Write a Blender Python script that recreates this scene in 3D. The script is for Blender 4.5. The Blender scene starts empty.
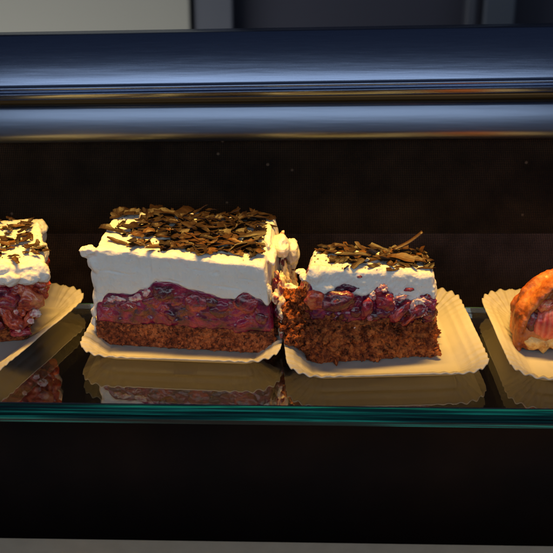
import bpy, bmesh, math, random
from mathutils import Vector, Matrix, noise
from math import sin, cos, tan, pi, radians as R

# Everything is modelled in centimetres and brought to metres by builders at the end.
S = 0.01
scn = bpy.context.scene
COL = scn.collection
random.seed(7)
V = Vector

# ---------------------------------------------------------------- camera
PITCH = 24.0
FPX = 1100.0
CAM = V((0, -50, 26.56))
cd = bpy.data.cameras.new('camera')
cam = bpy.data.objects.new('camera', cd)
COL.objects.link(cam)
cam.location = CAM * S
cam.rotation_euler = (R(90 - PITCH), 0, 0)
cd.sensor_width = 36
cd.lens = 36 * FPX / 553
cd.clip_start = 0.02
cd.clip_end = 60
cd.dof.use_dof = True
cd.dof.focus_distance = 0.555
cd.dof.aperture_fstop = 16
scn.camera = cam
fw = V((0, cos(R(PITCH)), -sin(R(PITCH))))
upv = V((0, sin(R(PITCH)), cos(R(PITCH))))


def P(px, py, z):
    """world point (cm) at height z that was measured at this place of the photograph"""
    d = fw + V(((px - 276.5) / FPX, 0, 0)) + upv * ((276.5 - py) / FPX)
    t = (z - CAM.z) / d.z
    return CAM + d * t


# ---------------------------------------------------------------- object helpers
def link(o):
    COL.objects.link(o)
    return o


def thing(name, label, cat, loc, group=None):
    o = link(bpy.data.objects.new(name, None))
    o.empty_display_size = 0.01
    o.location = V(loc) * S
    o['label'] = label
    o['category'] = cat
    if group:
        o['group'] = group
    return o


def finish(name, me, mat, parent=None, smooth=True, base=None):
    """me is in world centimetres; becomes metres relative to the thing's base"""
    root = parent
    off = V((0, 0, 0))
    if base is not None:
        off = V(base)
    elif root is not None:
        while root is not None:
            off += root.location / S
            root = root.parent
    me.transform(Matrix.Scale(S, 4) @ Matrix.Translation(-off))
    me.name = name
    if smooth:
        me.polygons.foreach_set('use_smooth', [True] * len(me.polygons))
    me.materials.clear()
    for m in (mat if isinstance(mat, (list, tuple)) else [mat]):
        me.materials.append(m)
    me.update()
    o = link(bpy.data.objects.new(name, me))
    if parent is not None:
        o.parent = parent
    else:
        o.location = off * S
    return o


def bm_mesh(bm):
    me = bpy.data.meshes.new('m')
    bm.to_mesh(me)
    bm.free()
    return me


def remesh(bm, voxel, smooth_it=0):
    me = bm_mesh(bm)
    o = link(bpy.data.objects.new('tmp', me))
    md = o.modifiers.new('r', 'REMESH')
    md.mode = 'VOXEL'
    md.voxel_size = voxel
    dg = bpy.context.evaluated_depsgraph_get()
    dg.update()
    m2 = bpy.data.meshes.new_from_object(o.evaluated_get(dg))
    bpy.data.objects.remove(o)
    b = bmesh.new()
    b.from_mesh(m2)
    for _ in range(smooth_it):
        bmesh.ops.smooth_vert(b, verts=b.verts, factor=0.5, use_axis_x=True, use_axis_y=True, use_axis_z=True)
    b.normal_update()
    return b


def displace(bm, fn):
    bm.normal_update()
    ds = [fn(v.co, v.normal) for v in bm.verts]
    for v, d in zip(bm.verts, ds):
        v.co += v.normal * d if not isinstance(d, Vector) else d
    bm.normal_update()


def fbm(p, s, o=3, off=0.0):
    q = p * s + V((off, off * 1.7, -off))
    a, t = 1.0, 0.0
    for _ in range(o):
        t += a * noise.noise(q)
        q = q * 2.03
        a *= 0.5
    return t


def worley(p, s, off=0.0):
    return noise.voronoi(p * s + V((off, off, off)), distance_metric="DISTANCE", exponent=2.5)[0][0]


def interp(tab, x):
    if x <= tab[0][0]:
        return tab[0][1]
    for (a, b), (c, d) in zip(tab, tab[1:]):
        if x <= c:
            k = (x - a) / (c - a)
            k = k * k * (3 - 2 * k)
            return b + (d - b) * k
    return tab[-1][1]


def add_slab(bm, f, nu, nv, nw, r=(0.03, 0.05, 0.08)):
    """closed box lattice, f(u,v,w)->point; edges rounded by fraction r of each side"""
    idx = {}

    def vert(i, j, k):
        key = (i, j, k)
        if key not in idx:
            p = [i / nu, j / nv, k / nw]
            q = [min(max(c, rr), 1 - rr) for c, rr in zip(p, r)]
            d = [(a - b) / rr for a, b, rr in zip(p, q, r)]
            m = math.sqrt(sum(c * c for c in d))
            mx = max(abs(c) for c in d)
            if m > 1e-9:
                p = [b + c / m * mx * rr for b, c, rr in zip(q, d, r)]
            idx[key] = bm.verts.new(f(*p))
        return idx[key]

    def face(a, b, c, d):
        bm.faces.new((a, b, c, d))
    for i in range(nu):
        for j in range(nv):
            face(vert(i, j, 0), vert(i, j + 1, 0), vert(i + 1, j + 1, 0), vert(i + 1, j, 0))
            face(vert(i, j, nw), vert(i + 1, j, nw), vert(i + 1, j + 1, nw), vert(i, j + 1, nw))
    for i in range(nu):
        for k in range(nw):
            face(vert(i, 0, k), vert(i + 1, 0, k), vert(i + 1, 0, k + 1), vert(i, 0, k + 1))
            face(vert(i, nv, k), vert(i, nv, k + 1), vert(i + 1, nv, k + 1), vert(i + 1, nv, k))
    for j in range(nv):
        for k in range(nw):
            face(vert(0, j, k), vert(0, j, k + 1), vert(0, j + 1, k + 1), vert(0, j + 1, k))
            face(vert(nu, j, k), vert(nu, j + 1, k), vert(nu, j + 1, k + 1), vert(nu, j, k + 1))


def add_blob(bm, c, rad, rot=(0, 0, 0), sub=3, rough=0.12, sc=1.2, off=0.0):
    from mathutils import Euler
    M = Matrix.Translation(c) @ Euler([R(a) for a in rot]).to_matrix().to_4x4() @ Matrix.Diagonal((*rad, 1))
    g = bmesh.ops.create_icosphere(bm, subdivisions=sub, radius=1.0)
    for v in g['verts']:
        n = v.co.normalized()
        v.co = n * (1 + rough * fbm(n + V(c), sc, 2, off))
        v.co = M @ v.co


def add_box(bm, a, b, bevel=0.0, seg=2):
    g = bmesh.ops.create_cube(bm, size=1.0)
    a, b = V(a), V(b)
    for v in g['verts']:
        v.co = V([(a[i] + b[i]) / 2 + v.co[i] * (b[i] - a[i]) for i in range(3)])
    if bevel:
        es = list({e for v in g['verts'] for e in v.link_edges})
        bmesh.ops.bevel(bm, geom=es, offset=bevel, segments=seg, affect='EDGES', profile=0.5)


# ---------------------------------------------------------------- materials
class NT:
    def __init__(self, name):
        self.m = bpy.data.materials.new(name)
        self.m.use_nodes = True
        self.t = self.m.node_tree
        self.t.nodes.clear()
        self.out = self.n('ShaderNodeOutputMaterial')
        tc = self.n('ShaderNodeTexCoord')
        self.co = self.n('ShaderNodeVectorMath', operation='SCALE')
        self.l(tc.outputs['Object'], self.co.inputs[0])
        self.co.inputs['Scale'].default_value = 100.0      # centimetres
        self.co = self.co.outputs[0]

    def n(self, typ, **kw):
        nd = self.t.nodes.new(typ)
        for k, v in kw.items():
            setattr(nd, k, v)
        return nd

    def l(self, a, b):
        self.t.links.new(a, b)

    def set(self, nd, **kw):
        for k, v in kw.items():
            nd.inputs[k.replace('_', ' ')].default_value = v
        return nd

    def stretch(self, v):
        m = self.n('ShaderNodeVectorMath', operation='MULTIPLY')
        self.l(self.co, m.inputs[0])
        m.inputs[1].default_value = v
        return m.outputs[0]

    def noise(self, scale, detail=4, rough=0.5, dist=0.0, vec=None):
        nd = self.n('ShaderNodeTexNoise')
        self.set(nd, Scale=scale, Detail=detail, Roughness=rough, Distortion=dist)
        self.l(vec if vec is not None else self.co, nd.inputs['Vector'])
        return nd.outputs['Fac']

    def vor(self, scale, feature='F1', vec=None, rnd=1.0):
        nd = self.n('ShaderNodeTexVoronoi', feature=feature)
        self.set(nd, Scale=scale, Randomness=rnd)
        self.l(vec if vec is not None else self.co, nd.inputs['Vector'])
        return nd.outputs['Distance']

    def ramp(self, fac, stops, interp='LINEAR'):
        nd = self.n('ShaderNodeValToRGB')
        cr = nd.color_ramp
        cr.interpolation = interp
        while len(cr.elements) < len(stops):
            cr.elements.new(0.5)
        for e, (p, c) in zip(cr.elements, stops):
            e.position = p
            e.color = (*c, 1) if len(c) == 3 else c
        self.l(fac, nd.inputs[0])
        return nd.outputs['Color']

    def mix(self, fac, a, b, typ='MIX'):
        nd = self.n('ShaderNodeMix', data_type='RGBA', blend_type=typ)
        if isinstance(fac, (int, float)):
            nd.inputs[0].default_value = fac
        else:
            self.l(fac, nd.inputs[0])
        for s, i in ((a, 6), (b, 7)):
            if isinstance(s, (tuple, list)):
                nd.inputs[i].default_value = (*s, 1)
            else:
                self.l(s, nd.inputs[i])
        return nd.outputs[2]

    def math(self, op, a, b=None, c=None):
        nd = self.n('ShaderNodeMath', operation=op)
        for i, s in enumerate((a, b, c)):
            if s is None:
                continue
            if isinstance(s, (int, float)):
                nd.inputs[i].default_value = s
            else:
                self.l(s, nd.inputs[i])
        return nd.outputs[0]

    def bump(self, h, strength=0.5, dist_cm=0.05, prev=None):
        nd = self.n('ShaderNodeBump')
        self.set(nd, Strength=strength, Distance=dist_cm * S)
        self.l(h, nd.inputs['Height'])
        if prev is not None:
            self.l(prev, nd.inputs['Normal'])
        return nd.outputs[0]

    def pbsdf(self, **kw):
        nd = self.n('ShaderNodeBsdfPrincipled')
        for k, v in kw.items():
            k = k.replace('_', ' ')
            if isinstance(v, bpy.types.NodeSocket):
                self.l(v, nd.inputs[k])
            elif isinstance(v, tuple) and len(v) == 3 and 'Radius' not in k:
                nd.inputs[k].default_value = (*v, 1)
            else:
                nd.inputs[k].default_value = v
        return nd.outputs[0]

    def done(self, sh):
        self.l(sh, self.out.inputs['Surface'])
        return self.m


def m_cream():
    t = NT('whipped_cream')
    big = t.noise(0.9, 3)
    fine = t.noise(5.0, 4, 0.6, 0.5)
    col = t.mix(big, (0.70, 0.69, 0.65), (0.80, 0.79, 0.75))
    # faint cherry-juice and cocoa staining
    st = t.ramp(t.noise(1.7, 4, 0.6, 0.4), [(0.60, (0, 0, 0)), (0.75, (1, 1, 1))])
    col = t.mix(t.math('MULTIPLY', st, 0.22), col, (0.62, 0.36, 0.34))
    spk = t.ramp(t.vor(3.6), [(0.03, (1, 1, 1)), (0.07, (0, 0, 0))])
    col = t.mix(t.math('MULTIPLY', spk, 0.7), col, (0.25, 0.12, 0.05))
    b = t.bump(big, 0.5, 0.25)
    b = t.bump(t.noise(2.2, 5, 0.55, 0.8, t.stretch((1.0, 1.0, 0.55))), 0.7, 0.10, b)
    b = t.bump(fine, 0.45, 0.03, b)
    b = t.bump(t.noise(1.0, 5, 0.6, 0.3, t.stretch((0.35, 1.0, 5.0))), 0.35, 0.05, b)
    pits = t.ramp(t.vor(4.5), [(0.0, (0, 0, 0)), (0.16, (1, 1, 1))])
    b = t.bump(pits, 0.35, 0.025, b)
    return t.done(t.pbsdf(Base_Color=col, Roughness=0.42, Subsurface_Weight=0.25,
                          Subsurface_Radius=(1.0, 0.7, 0.45), Subsurface_Scale=0.0025, Normal=b,
                          Specular_IOR_Level=0.4))


def m_streaked():
    """cream smeared with cherry juice, on the torn sides"""
    t = NT('juice_streaked_cream')
    n1 = t.noise(1.6, 5, 0.6, 1.2, t.stretch((1.0, 1.2, 0.45)))
    col = t.ramp(n1, [(0.40, (0.84, 0.76, 0.58)), (0.52, (0.80, 0.66, 0.48)), (0.585, (0.42, 0.10, 0.09)),
                      (0.64, (0.20, 0.03, 0.05)), (0.72, (0.70, 0.5, 0.38))])
    b = t.bump(t.noise(3.0, 5, 0.6, 0.8), 0.8, 0.10)
    return t.done(t.pbsdf(Base_Color=col, Roughness=0.33, Subsurface_Weight=0.2,
                          Subsurface_Radius=(1.0, 0.5, 0.35), Subsurface_Scale=0.002, Normal=b))


def m_pink():
    t = NT('cherry_stained_cream')
    n1 = t.noise(2.6, 5, 0.6, 0.8)
    col = t.ramp(n1, [(0.36, (0.74, 0.66, 0.60)), (0.48, (0.72, 0.50, 0.48)), (0.58, (0.50, 0.16, 0.19)), (0.68, (0.24, 0.03, 0.06))])
    b = t.bump(t.noise(4.0, 5, 0.6, 0.8), 0.6, 0.06)
    return t.done(t.pbsdf(Base_Color=col, Roughness=0.28, Subsurface_Weight=0.3,
                          Subsurface_Radius=(1.0, 0.5, 0.4), Subsurface_Scale=0.003, Normal=b))


def m_choc():
    t = NT('dark_chocolate')
    n1 = t.noise(2.2, 4)
    oi = t.n('ShaderNodeObjectInfo')
    f = t.math('MULTIPLY_ADD', oi.outputs['Random'], .9, t.math('MULTIPLY_ADD', n1, .6, -.3))
    col = t.ramp(f, [(0.15, (0.014, 0.006, 0.002)), (0.65, (0.050, 0.018, 0.003)), (1.0, (0.13, 0.052, 0.008))])
    b = t.bump(t.noise(9, 4, 0.6, 0.0, t.stretch((0.4, 1.6, 1.0))), 0.5, 0.02)
    b = t.bump(t.noise(2.5, 3), 0.4, 0.05, b)
    return t.done(t.pbsdf(Base_Color=col, Roughness=t.math('MULTIPLY_ADD', n1, 0.25, 0.38), Normal=b,
                          Specular_IOR_Level=0.4))


def m_sponge(name, dark, mid, light, sc=5.0):
    t = NT(name)
    v1 = t.vor(sc)
    n1 = t.noise(sc * 0.9, 6, 0.7)
    n2 = t.noise(0.8, 3)
    f = t.math('ADD', t.math('MULTIPLY', n1, 0.75), t.math('MULTIPLY', n2, 0.3))
    col = t.ramp(f, [(0.38, dark), (0.50, mid), (0.62, light)])
    wv = t.n('ShaderNodeTexNoise')
    t.set(wv, Scale=6.0, Detail=3.0)
    t.l(t.co, wv.inputs['Vector'])
    ad = t.n('ShaderNodeVectorMath', operation='MULTIPLY_ADD')
    t.l(wv.outputs['Color'], ad.inputs[0])
    ad.inputs[1].default_value = (.35, .35, .35)
    t.l(t.co, ad.inputs[2])
    holes = t.ramp(t.vor(sc * 0.7, vec=ad.outputs[0]), [(0.16, (1, 1, 1)), (0.30, (0, 0, 0))])
    col = t.mix(t.math('MULTIPLY', holes, .8), col, tuple(c * 0.4 for c in dark))  # pit shade painted into the colour as well as bumped
    b = t.bump(t.noise(8, 6, 0.75, 0.5), 1.0, 0.12)
    b = t.bump(holes, 0.6, -0.06, b)
    return t.done(t.pbsdf(Base_Color=col, Roughness=0.72, Normal=b, Specular_IOR_Level=0.3))


def m_jelly():
    t = NT('cherry_jelly')
    n1 = t.noise(1.1, 5, 0.6, 0.6)
    n2 = t.noise(3.5, 4, 0.6, 0.8)
    col = t.ramp(n1, [(0.33, (0.028, 0.001, 0.014)), (0.45, (0.13, 0.004, 0.040)), (0.58, (0.27, 0.008, 0.060)),
                      (0.72, (0.42, 0.05, 0.09))])
    col = t.mix(t.math('MULTIPLY', t.ramp(n2, [(0.55, (0, 0, 0)), (0.72, (1, 1, 1))]), 0.35), col, (0.32, 0.03, 0.06))
    b = t.bump(t.noise(2.4, 4, 0.6, 1.0), 1.0, 0.14)
    b = t.bump(t.noise(6, 3, 0.5, 0.8), 0.5, 0.035, b)
    return t.done(t.pbsdf(Base_Color=col, Roughness=0.30, Subsurface_Weight=0.5,
                          Subsurface_Radius=(1.0, 0.16, 0.30), Subsurface_Scale=0.004, Normal=b,
                          Coat_Weight=0.8, Coat_Roughness=0.03, Specular_IOR_Level=0.3))


def m_cherry(name, a, b_, c):
    t = NT(name)
    n1 = t.noise(1.8, 5, 0.6, 0.7)
    col = t.ramp(n1, [(0.36, a), (0.52, b_), (0.68, c)])
    col = t.mix(t.math('MULTIPLY', t.ramp(t.noise(5, 4, 0.6), [(0.60, (0, 0, 0)), (0.75, (1, 1, 1))]), 0.3),
                col, (0.44, 0.08, 0.06))
    b = t.bump(t.noise(2.6, 4, 0.6, 0.8), 0.8, 0.16)
    b = t.bump(t.noise(11, 3), 0.4, 0.02, b)
    return t.done(t.pbsdf(Base_Color=col, Roughness=0.16, Subsurface_Weight=0.4,
                          Subsurface_Radius=(1.0, 0.10, 0.10), Subsurface_Scale=0.003, Normal=b,
                          Coat_Weight=0.6, Coat_Roughness=0.04))


def m_paper():
    t = NT('pressed_paper')
    n1 = t.noise(0.5, 4)
    col = t.mix(n1, (0.66, 0.65, 0.63), (0.73, 0.72, 0.70))
    spk = t.ramp(t.noise(1.3, 5, 0.6), [(0.68, (0, 0, 0)), (0.76, (1, 1, 1))])
    col = t.mix(t.math('MULTIPLY', spk, 0.25), col, (0.58, 0.46, 0.30))
    b = t.bump(t.noise(14, 4), 0.25, 0.01)
    b = t.bump(t.noise(1.2, 3), 0.3, 0.08, b)
    p = t.pbsdf(Base_Color=col, Roughness=0.55, Normal=b, Specular_IOR_Level=0.35)
    tr = t.n('ShaderNodeBsdfTranslucent')
    t.l(col, tr.inputs['Color'])
    mx = t.n('ShaderNodeMixShader')
    mx.inputs[0].default_value = 0.42
    t.l(p, mx.inputs[1])
    t.l(tr.outputs[0], mx.inputs[2])
    return t.done(mx.outputs[0])


def m_glass():
    t = NT('shelf_glass')
    g = t.n('ShaderNodeBsdfGlass')
    t.set(g, Roughness=0.0, IOR=1.62)
    g.inputs['Color'].default_value = (0.93, 0.97, 0.95, 1)
    gl = t.n('ShaderNodeBsdfGlossy')
    gl.inputs['Roughness'].default_value = 0.02
    gl.inputs['Color'].default_value = (0.95, 0.93, 0.9, 1)
    mx = t.n('ShaderNodeMixShader')
    mx.inputs[0].default_value = 0.27
    t.l(g.outputs[0], mx.inputs[1])
    t.l(gl.outputs[0], mx.inputs[2])
    return t.done(mx.outputs[0])


def m_glass_edge():
    t = NT('green_glass_edge')
    # green tint of the glass, with glints and reflections painted in as long streaks
    n1 = t.noise(1.0, 4, 0.6, 0.0, t.stretch((0.10, 1, 8.0)))
    col = t.ramp(n1, [(0.38, (0.0, 0.012, 0.016)), (0.50, (0.002, 0.07, 0.065)), (0.58, (0.006, 0.22, 0.17)), (0.66, (0.03, 0.60, 0.42))])
    p = t.pbsdf(Base_Color=col, Roughness=0.12, Specular_IOR_Level=0.8, Coat_Weight=0.5, Coat_Roughness=0.05,
                Transmission_Weight=0.35, IOR=1.5)
    return t.done(p)


def m_rail(name, base, rough=0.20):
    t = NT(name)
    st = t.noise(1.0, 6, 0.7, 0.0, t.stretch((0.35, 22, 22)))
    st2 = t.noise(1.0, 3, 0.5, 0.0, t.stretch((0.08, 1.3, 1.3)))
    col = t.mix(st, tuple(c * 0.80 for c in base), base)
    b = t.bump(st, 0.12, 0.006)
    b = t.bump(st2, 0.25, 0.06, b)
    return t.done(t.pbsdf(Base_Color=col, Metallic=1.0, Roughness=t.math('MULTIPLY_ADD', st, 0.12, rough), Normal=b))


def m_plain(name, col, rough=0.6, metallic=0.0, nscale=1.0, var=0.15):
    t = NT(name)
    n1 = t.noise(nscale, 4)
    c = t.mix(n1, tuple(x * (1 - var) for x in col), tuple(x * (1 + var) for x in col))
    b = t.bump(t.noise(nscale * 6, 4), 0.3, 0.02)
    return t.done(t.pbsdf(Base_Color=c, Roughness=rough, Metallic=metallic, Normal=b))


def m_weave(name, ca, cb):
    t = NT(name)
    sp = t.n('ShaderNodeSeparateXYZ')
    t.l(t.co, sp.inputs[0])
    k = 2 * pi / 0.21
    a = t.math('SINE', t.math('MULTIPLY', t.math('ADD', sp.outputs[0], sp.outputs[2]), k))
    b = t.math('SINE', t.math('MULTIPLY', t.math('SUBTRACT', sp.outputs[0], sp.outputs[2]), k))
    w = t.math('POWER', t.math('MULTIPLY_ADD', t.math('MULTIPLY', a, b), 0.5, 0.5), 2.0)
    n1 = t.noise(0.35, 5, 0.6)
    c1 = t.mix(w, ca, cb)
    c1 = t.mix(t.math('MULTIPLY', t.ramp(n1, [(0.35, (0, 0, 0)), (0.65, (1, 1, 1))]), 0.7), c1, ca)
    # dust and dried splashes
    dust = t.ramp(t.vor(0.55), [(0.025, (1, 1, 1)), (0.06, (0, 0, 0))])
    c1 = t.mix(t.math('MULTIPLY', dust, 0.5), c1, (0.16, 0.12, 0.09))
    bp = t.bump(w, 0.8, 0.04)
    return t.done(t.pbsdf(Base_Color=c1, Roughness=0.8, Normal=bp, Specular_IOR_Level=0.12))


def m_board():
    t = NT('dark_brown_board')
    n1 = t.noise(0.25, 5, 0.6, 0.3)
    c = t.mix(n1, (0.006, 0.0035, 0.002), (0.020, 0.011, 0.006))
    dust = t.ramp(t.vor(0.45), [(0.02, (1, 1, 1)), (0.05, (0, 0, 0))])
    c = t.mix(t.math('MULTIPLY', dust, 0.5), c, (0.13, 0.10, 0.07))
    return t.done(t.pbsdf(Base_Color=c, Roughness=0.55, Specular_IOR_Level=0.3))


def m_crust():
    t = NT('baked_crust')
    n1 = t.noise(0.9, 5, 0.6, 0.5)
    col = t.ramp(n1, [(0.34, (0.08, 0.016, 0.005)), (0.45, (0.34, 0.075, 0.012)), (0.60, (0.52, 0.16, 0.03)),
                      (0.75, (0.64, 0.30, 0.08))])
    b = t.bump(t.noise(4.5, 6, 0.7), 0.7, 0.06)
    b = t.bump(t.noise(14, 3), 0.4, 0.02, b)
    return t.done(t.pbsdf(Base_Color=col, Roughness=0.48, Normal=b, Subsurface_Weight=0.1,
                          Subsurface_Radius=(1.0, 0.4, 0.15), Subsurface_Scale=0.002, Coat_Weight=0.25,
                          Coat_Roughness=0.25))


MC = m_cream()
MS = m_streaked()
MPK = m_pink()
MCH = m_choc()
MSP1 = m_sponge('chocolate_sponge', (0.028, 0.006, 0.004), (0.23, 0.055, 0.022), (0.56, 0.18, 0.065), 5.5)
MSP2 = m_sponge('moist_chocolate_sponge', (0.028, 0.006, 0.003), (0.26, 0.058, 0.018), (0.66, 0.20, 0.05), 4.0)
MJ = m_jelly()
MCR = m_cherry('cherry_flesh', (0.07, 0.004, 0.018), (0.28, 0.014, 0.038), (0.48, 0.06, 0.06))
MCD = m_cherry('dark_cherry', (0.045, 0.004, 0.015), (0.12, 0.008, 0.025), (0.30, 0.03, 0.04))
MCO = m_cherry('orange_red_cherry', (0.16, 0.015, 0.02), (0.50, 0.07, 0.035), (0.70, 0.26, 0.10))
MP = m_paper()
MG = m_glass()
MGE = m_glass_edge()
MR1 = m_rail('brushed_steel', (0.26, 0.325, 0.475))
MR2 = m_rail('brushed_steel_light', (0.25, 0.31, 0.43), 0.30)
MCRUST = m_crust()


# ---------------------------------------------------------------- cakes
class Slice:
    def __init__(self, bottom, top, H):
        self.b, self.t, self.H = bottom, top, H       # corners: front left, front right, back right, back left

    def __call__(self, u, v, z):
        b = self.b[0].lerp(self.b[1], u).lerp(self.b[3].lerp(self.b[2], u), v)
        t = self.t[0].lerp(self.t[1], u).lerp(self.t[3].lerp(self.t[2], u), v)
        return b.lerp(t, z / self.H)


def layer(sl, zb, zt, voxel, blobs=(), sm=2, r=(0.02, 0.03, 0.08), n=(90, 50, 20), warp=None):
    bm = bmesh.new()

    def f(u, v, w):
        a, b = zb(u, v), zt(u, v)
        p = sl(u, v, a + (b - a) * w)
        return warp(p, u, v, w) if warp else p
    add_slab(bm, f, n[0], n[1], n[2], r)
    for bl in blobs:
        add_blob(bm, *bl[0], **(bl[1] if len(bl) > 1 else {}))
    return remesh(bm, voxel, sm)


def flake(L, W, rng, curl=0.0, T=0.035):
    """a broken shaving: jagged strip with thickness, gently curled"""
    nl = 7
    bm = bmesh.new()
    rows_t, rows_b = [], []
    ph = rng.uniform(0, 6)
    skew = rng.uniform(-0.6, 0.6)
    taper0, taper1 = rng.uniform(0.3, 1.0), rng.uniform(0.3, 1.0)
    mid = rng.uniform(0.3, 0.7)
    bend = rng.uniform(-0.12, 0.16)
    tw = rng.uniform(-0.25, 0.25)
    for i in range(nl + 1):
        s = i / nl
        k = taper0 + (1 - taper0) * min(1, s / mid) if s < mid else taper1 + (1 - taper1) * min(1, (1 - s) / (1 - mid))
        hw0 = W / 2 * k * rng.uniform(0.72, 1.15)
        hw1 = W / 2 * k * rng.uniform(0.72, 1.15)
        x = (s - 0.5) * L
        rt, rb = [], []
        for j in range(4):
            c = j / 3
            y = -hw0 + (hw0 + hw1) * c
            xx = x + skew * y + rng.uniform(-0.02, 0.02) * (1 if i in (0, nl) else 0.3)
            z = bend * .5 * L * (1 - (2 * s - 1) ** 2) + curl * (y * y) / max(W, 0.1) * 2 + tw * y * (2 * s - 1) \
                + 0.02 * sin(ph + 9 * s)
            rt.append(bm.verts.new((xx, y, z + T / 2)))
            rb.append(bm.verts.new((xx, y, z - T / 2)))
        rows_t.append(rt)
        rows_b.append(rb)
    for i in range(nl):
        for j in range(3):
            bm.faces.new((rows_t[i][j], rows_t[i + 1][j], rows_t[i + 1][j + 1], rows_t[i][j + 1]))
            bm.faces.new((rows_b[i][j], rows_b[i][j + 1], rows_b[i + 1][j + 1], rows_b[i + 1][j]))
        for a in (0, 3):
            q = (rows_t[i][a], rows_b[i][a], rows_b[i + 1][a], rows_t[i + 1][a])
            bm.faces.new(q if a == 0 else q[::-1])
    for i in (0, nl):
        for j in range(3):
            q = (rows_t[i][j], rows_t[i][j + 1], rows_b[i][j + 1], rows_b[i][j])
            bm.faces.new(q if i == 0 else q[::-1])
    return bm


def scatter_shavings(root, sl, rng, n, density, size, lift=0.03, tilt=16, n_parts=100, surf=None, edge_tilt=10):
    """n flakes over the top of a slice; the nearest n_parts are parts of their own"""
    from mathutils import Euler
    items = []
    tries = 0
    while len(items) < n and tries < n * 60:
        tries += 1
        u, v = rng.uniform(0.02, 0.98), rng.uniform(0.04, 0.98)
        if rng.random() > density(u, v):
            continue
        L = rng.uniform(*size[0]) * (0.55 + 0.8 * rng.random() ** 1.5)
        tilt_k = 2.6 if rng.random() < .16 else 1.0
        W = rng.uniform(*size[1])
        if min(u, 1 - u) < .10 or v < .12:
            L *= .65
        bm = flake(L, W, rng, rng.uniform(-0.25, 0.45), rng.uniform(0.02, 0.04))
        p = sl(u, v, surf(u, v) if surf else sl.H)
        yaw = rng.gauss(0, 42) + (90 if rng.random() < 0.2 else 0)
        e = Euler((R(rng.gauss(4, tilt * tilt_k)), R(rng.gauss(0, tilt * 0.8 * tilt_k)), R(yaw)), 'XYZ')
        z = lift + 0.22 * rng.random() ** 1.6
        M = Matrix.Translation(p + V((0, 0, z))) @ e.to_matrix().to_4x4()
        bm.transform(M)
        items.append((p.y - 0.6 * W * L, bm))
    items.sort(key=lambda a: a[0])
    keep, rest = items[:n_parts], items[n_parts:]
    for _, bm in keep:
        bm.normal_update()
        finish('chocolate_shaving', bm_mesh(bm), MCH, root, smooth=False)
    bm = bmesh.new()
    for _, b in rest:
        me = bm_mesh(b)
        bm.from_mesh(me)
        bpy.data.meshes.remove(me)
    # fine crumbs of chocolate between the shavings
    for _ in range(int(n * 1.1)):
        u, v = rng.random(), rng.random()
        if rng.random() > density(u, v) + .12:
            continue
        p = sl(u, v, surf(u, v) if surf else sl.H) + V((0, 0, 0.02))
        s = rng.uniform(0.02, 0.055)
        g = bmesh.ops.create_icosphere(bm, subdivisions=1, radius=1)
        ax = V((rng.uniform(.5, 1.8), rng.uniform(.5, 1.4), .6)) * s
        ya = rng.uniform(0, 3)
        for vv in g['verts']:
            q = V((vv.co.x * ax.x, vv.co.y * ax.y, vv.co.z * ax.z)) * rng.uniform(0.7, 1.2)
            vv.co = p + V((q.x * cos(ya) - q.y * sin(ya), q.x * sin(ya) + q.y * cos(ya), q.z))
    bm.normal_update()
    o = finish('chocolate_crumbs', bm_mesh(bm), MCH, root, smooth=False)
    o['kind'] = 'stuff'


def cherry(parent, c, r, mat, rng, squash=(1, 1, 1), rot=(0, 0, 0), rough=0.22):
    bm = bmesh.new()
    add_blob(bm, V(c), [r * s for s in squash], rot, 4, rough, 1.3, rng.uniform(0, 50))
    displace(bm, lambda p, n: 0.035 * fbm(p, 2.6, 3, 3))
    return finish('cherry', bm_mesh(bm), mat, parent)


def crumb_disp(a1, a2, a3, s1=3.2, s2=8.0, off=0.0, mask=None):
    def f(p, n):
        q = p + V((fbm(p, 1.5, 2, 5), fbm(p, 1.5, 2, 9), fbm(p, 1.5, 2, 13))) * 0.15
        q = p + V((fbm(p, 3.5, 2, 5), fbm(p, 3.5, 2, 9), fbm(p, 3.5, 2, 13))) * 0.16
        d = a1 * (0.42 - worley(q, s1, off)) * 1.3
        d += a2 * (0.45 - worley(q, s2, off + 3)) * 1.3
        d += a1 * 1.3 * fbm(q, s1 * 1.5, 4, off + 6)
        d += a3 * fbm(p, 1.2, 4, off)
        w = worley(q, s1 * 0.55, off + 11)
        if w < 0.26:                                   # air holes
            d -= a1 * 1.6 * (1 - w / 0.26)
        if n.z < -0.6:
            d *= 0.15
        return d
    return f


# ------------------------------------------------ slice 1: tall, cream over cherry over sponge
rng = random.Random(11)
Zp = 0.08
s1 = Slice([P(96, 345, Zp), P(275, 355, Zp), P(275, 355, Zp) + V((1.15, 4.7, 0)), P(96, 345, Zp) + V((0.9, 4.7, 0))],
           [P(95, 248, 5.6), P(264, 264, 5.08), P(276, 216, 5.4), P(117, 209.5, 5.75)], 5.2)
c1 = thing('cake_slice', 'tallest cake slice, thick smooth cream layer over purple cherries and thin sponge, square cut',
           'cake', (-4.6, 2.4, 0), 'cream cake slices on the glass shelf')
tabB = [(0, 2.15), (.02, 2.3), (.08, 2.85), (.2, 2.85), (.28, 3.15), (.355, 3.65), (.46, 3.65), (.55, 3.38), (.65, 3.25),
        (.73, 3.0), (.80, 3.05), (.87, 3.45), (.94, 3.15), (1, 2.75)]
sp_top = lambda u, v: 1.38 + 0.10 * fbm(V((u * 8, v * 5, 0)), 0.9, 2, 1)
fl_top = lambda u, v: interp(tabB, u) * (1 - v * 0.1) + 0.06 * fbm(V((u * 8, v * 5, 0)), 1.4, 2, 4) + 0.18
# sponge
bm = layer(s1, lambda u, v: 0.0, sp_top, 0.04, sm=1, r=(.02, .03, .14), n=(80, 45, 16))
displace(bm, crumb_disp(0.10, 0.05, 0.08, 3.2, 7.5))
finish('sponge_base', bm_mesh(bm), MSP1, c1)
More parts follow.
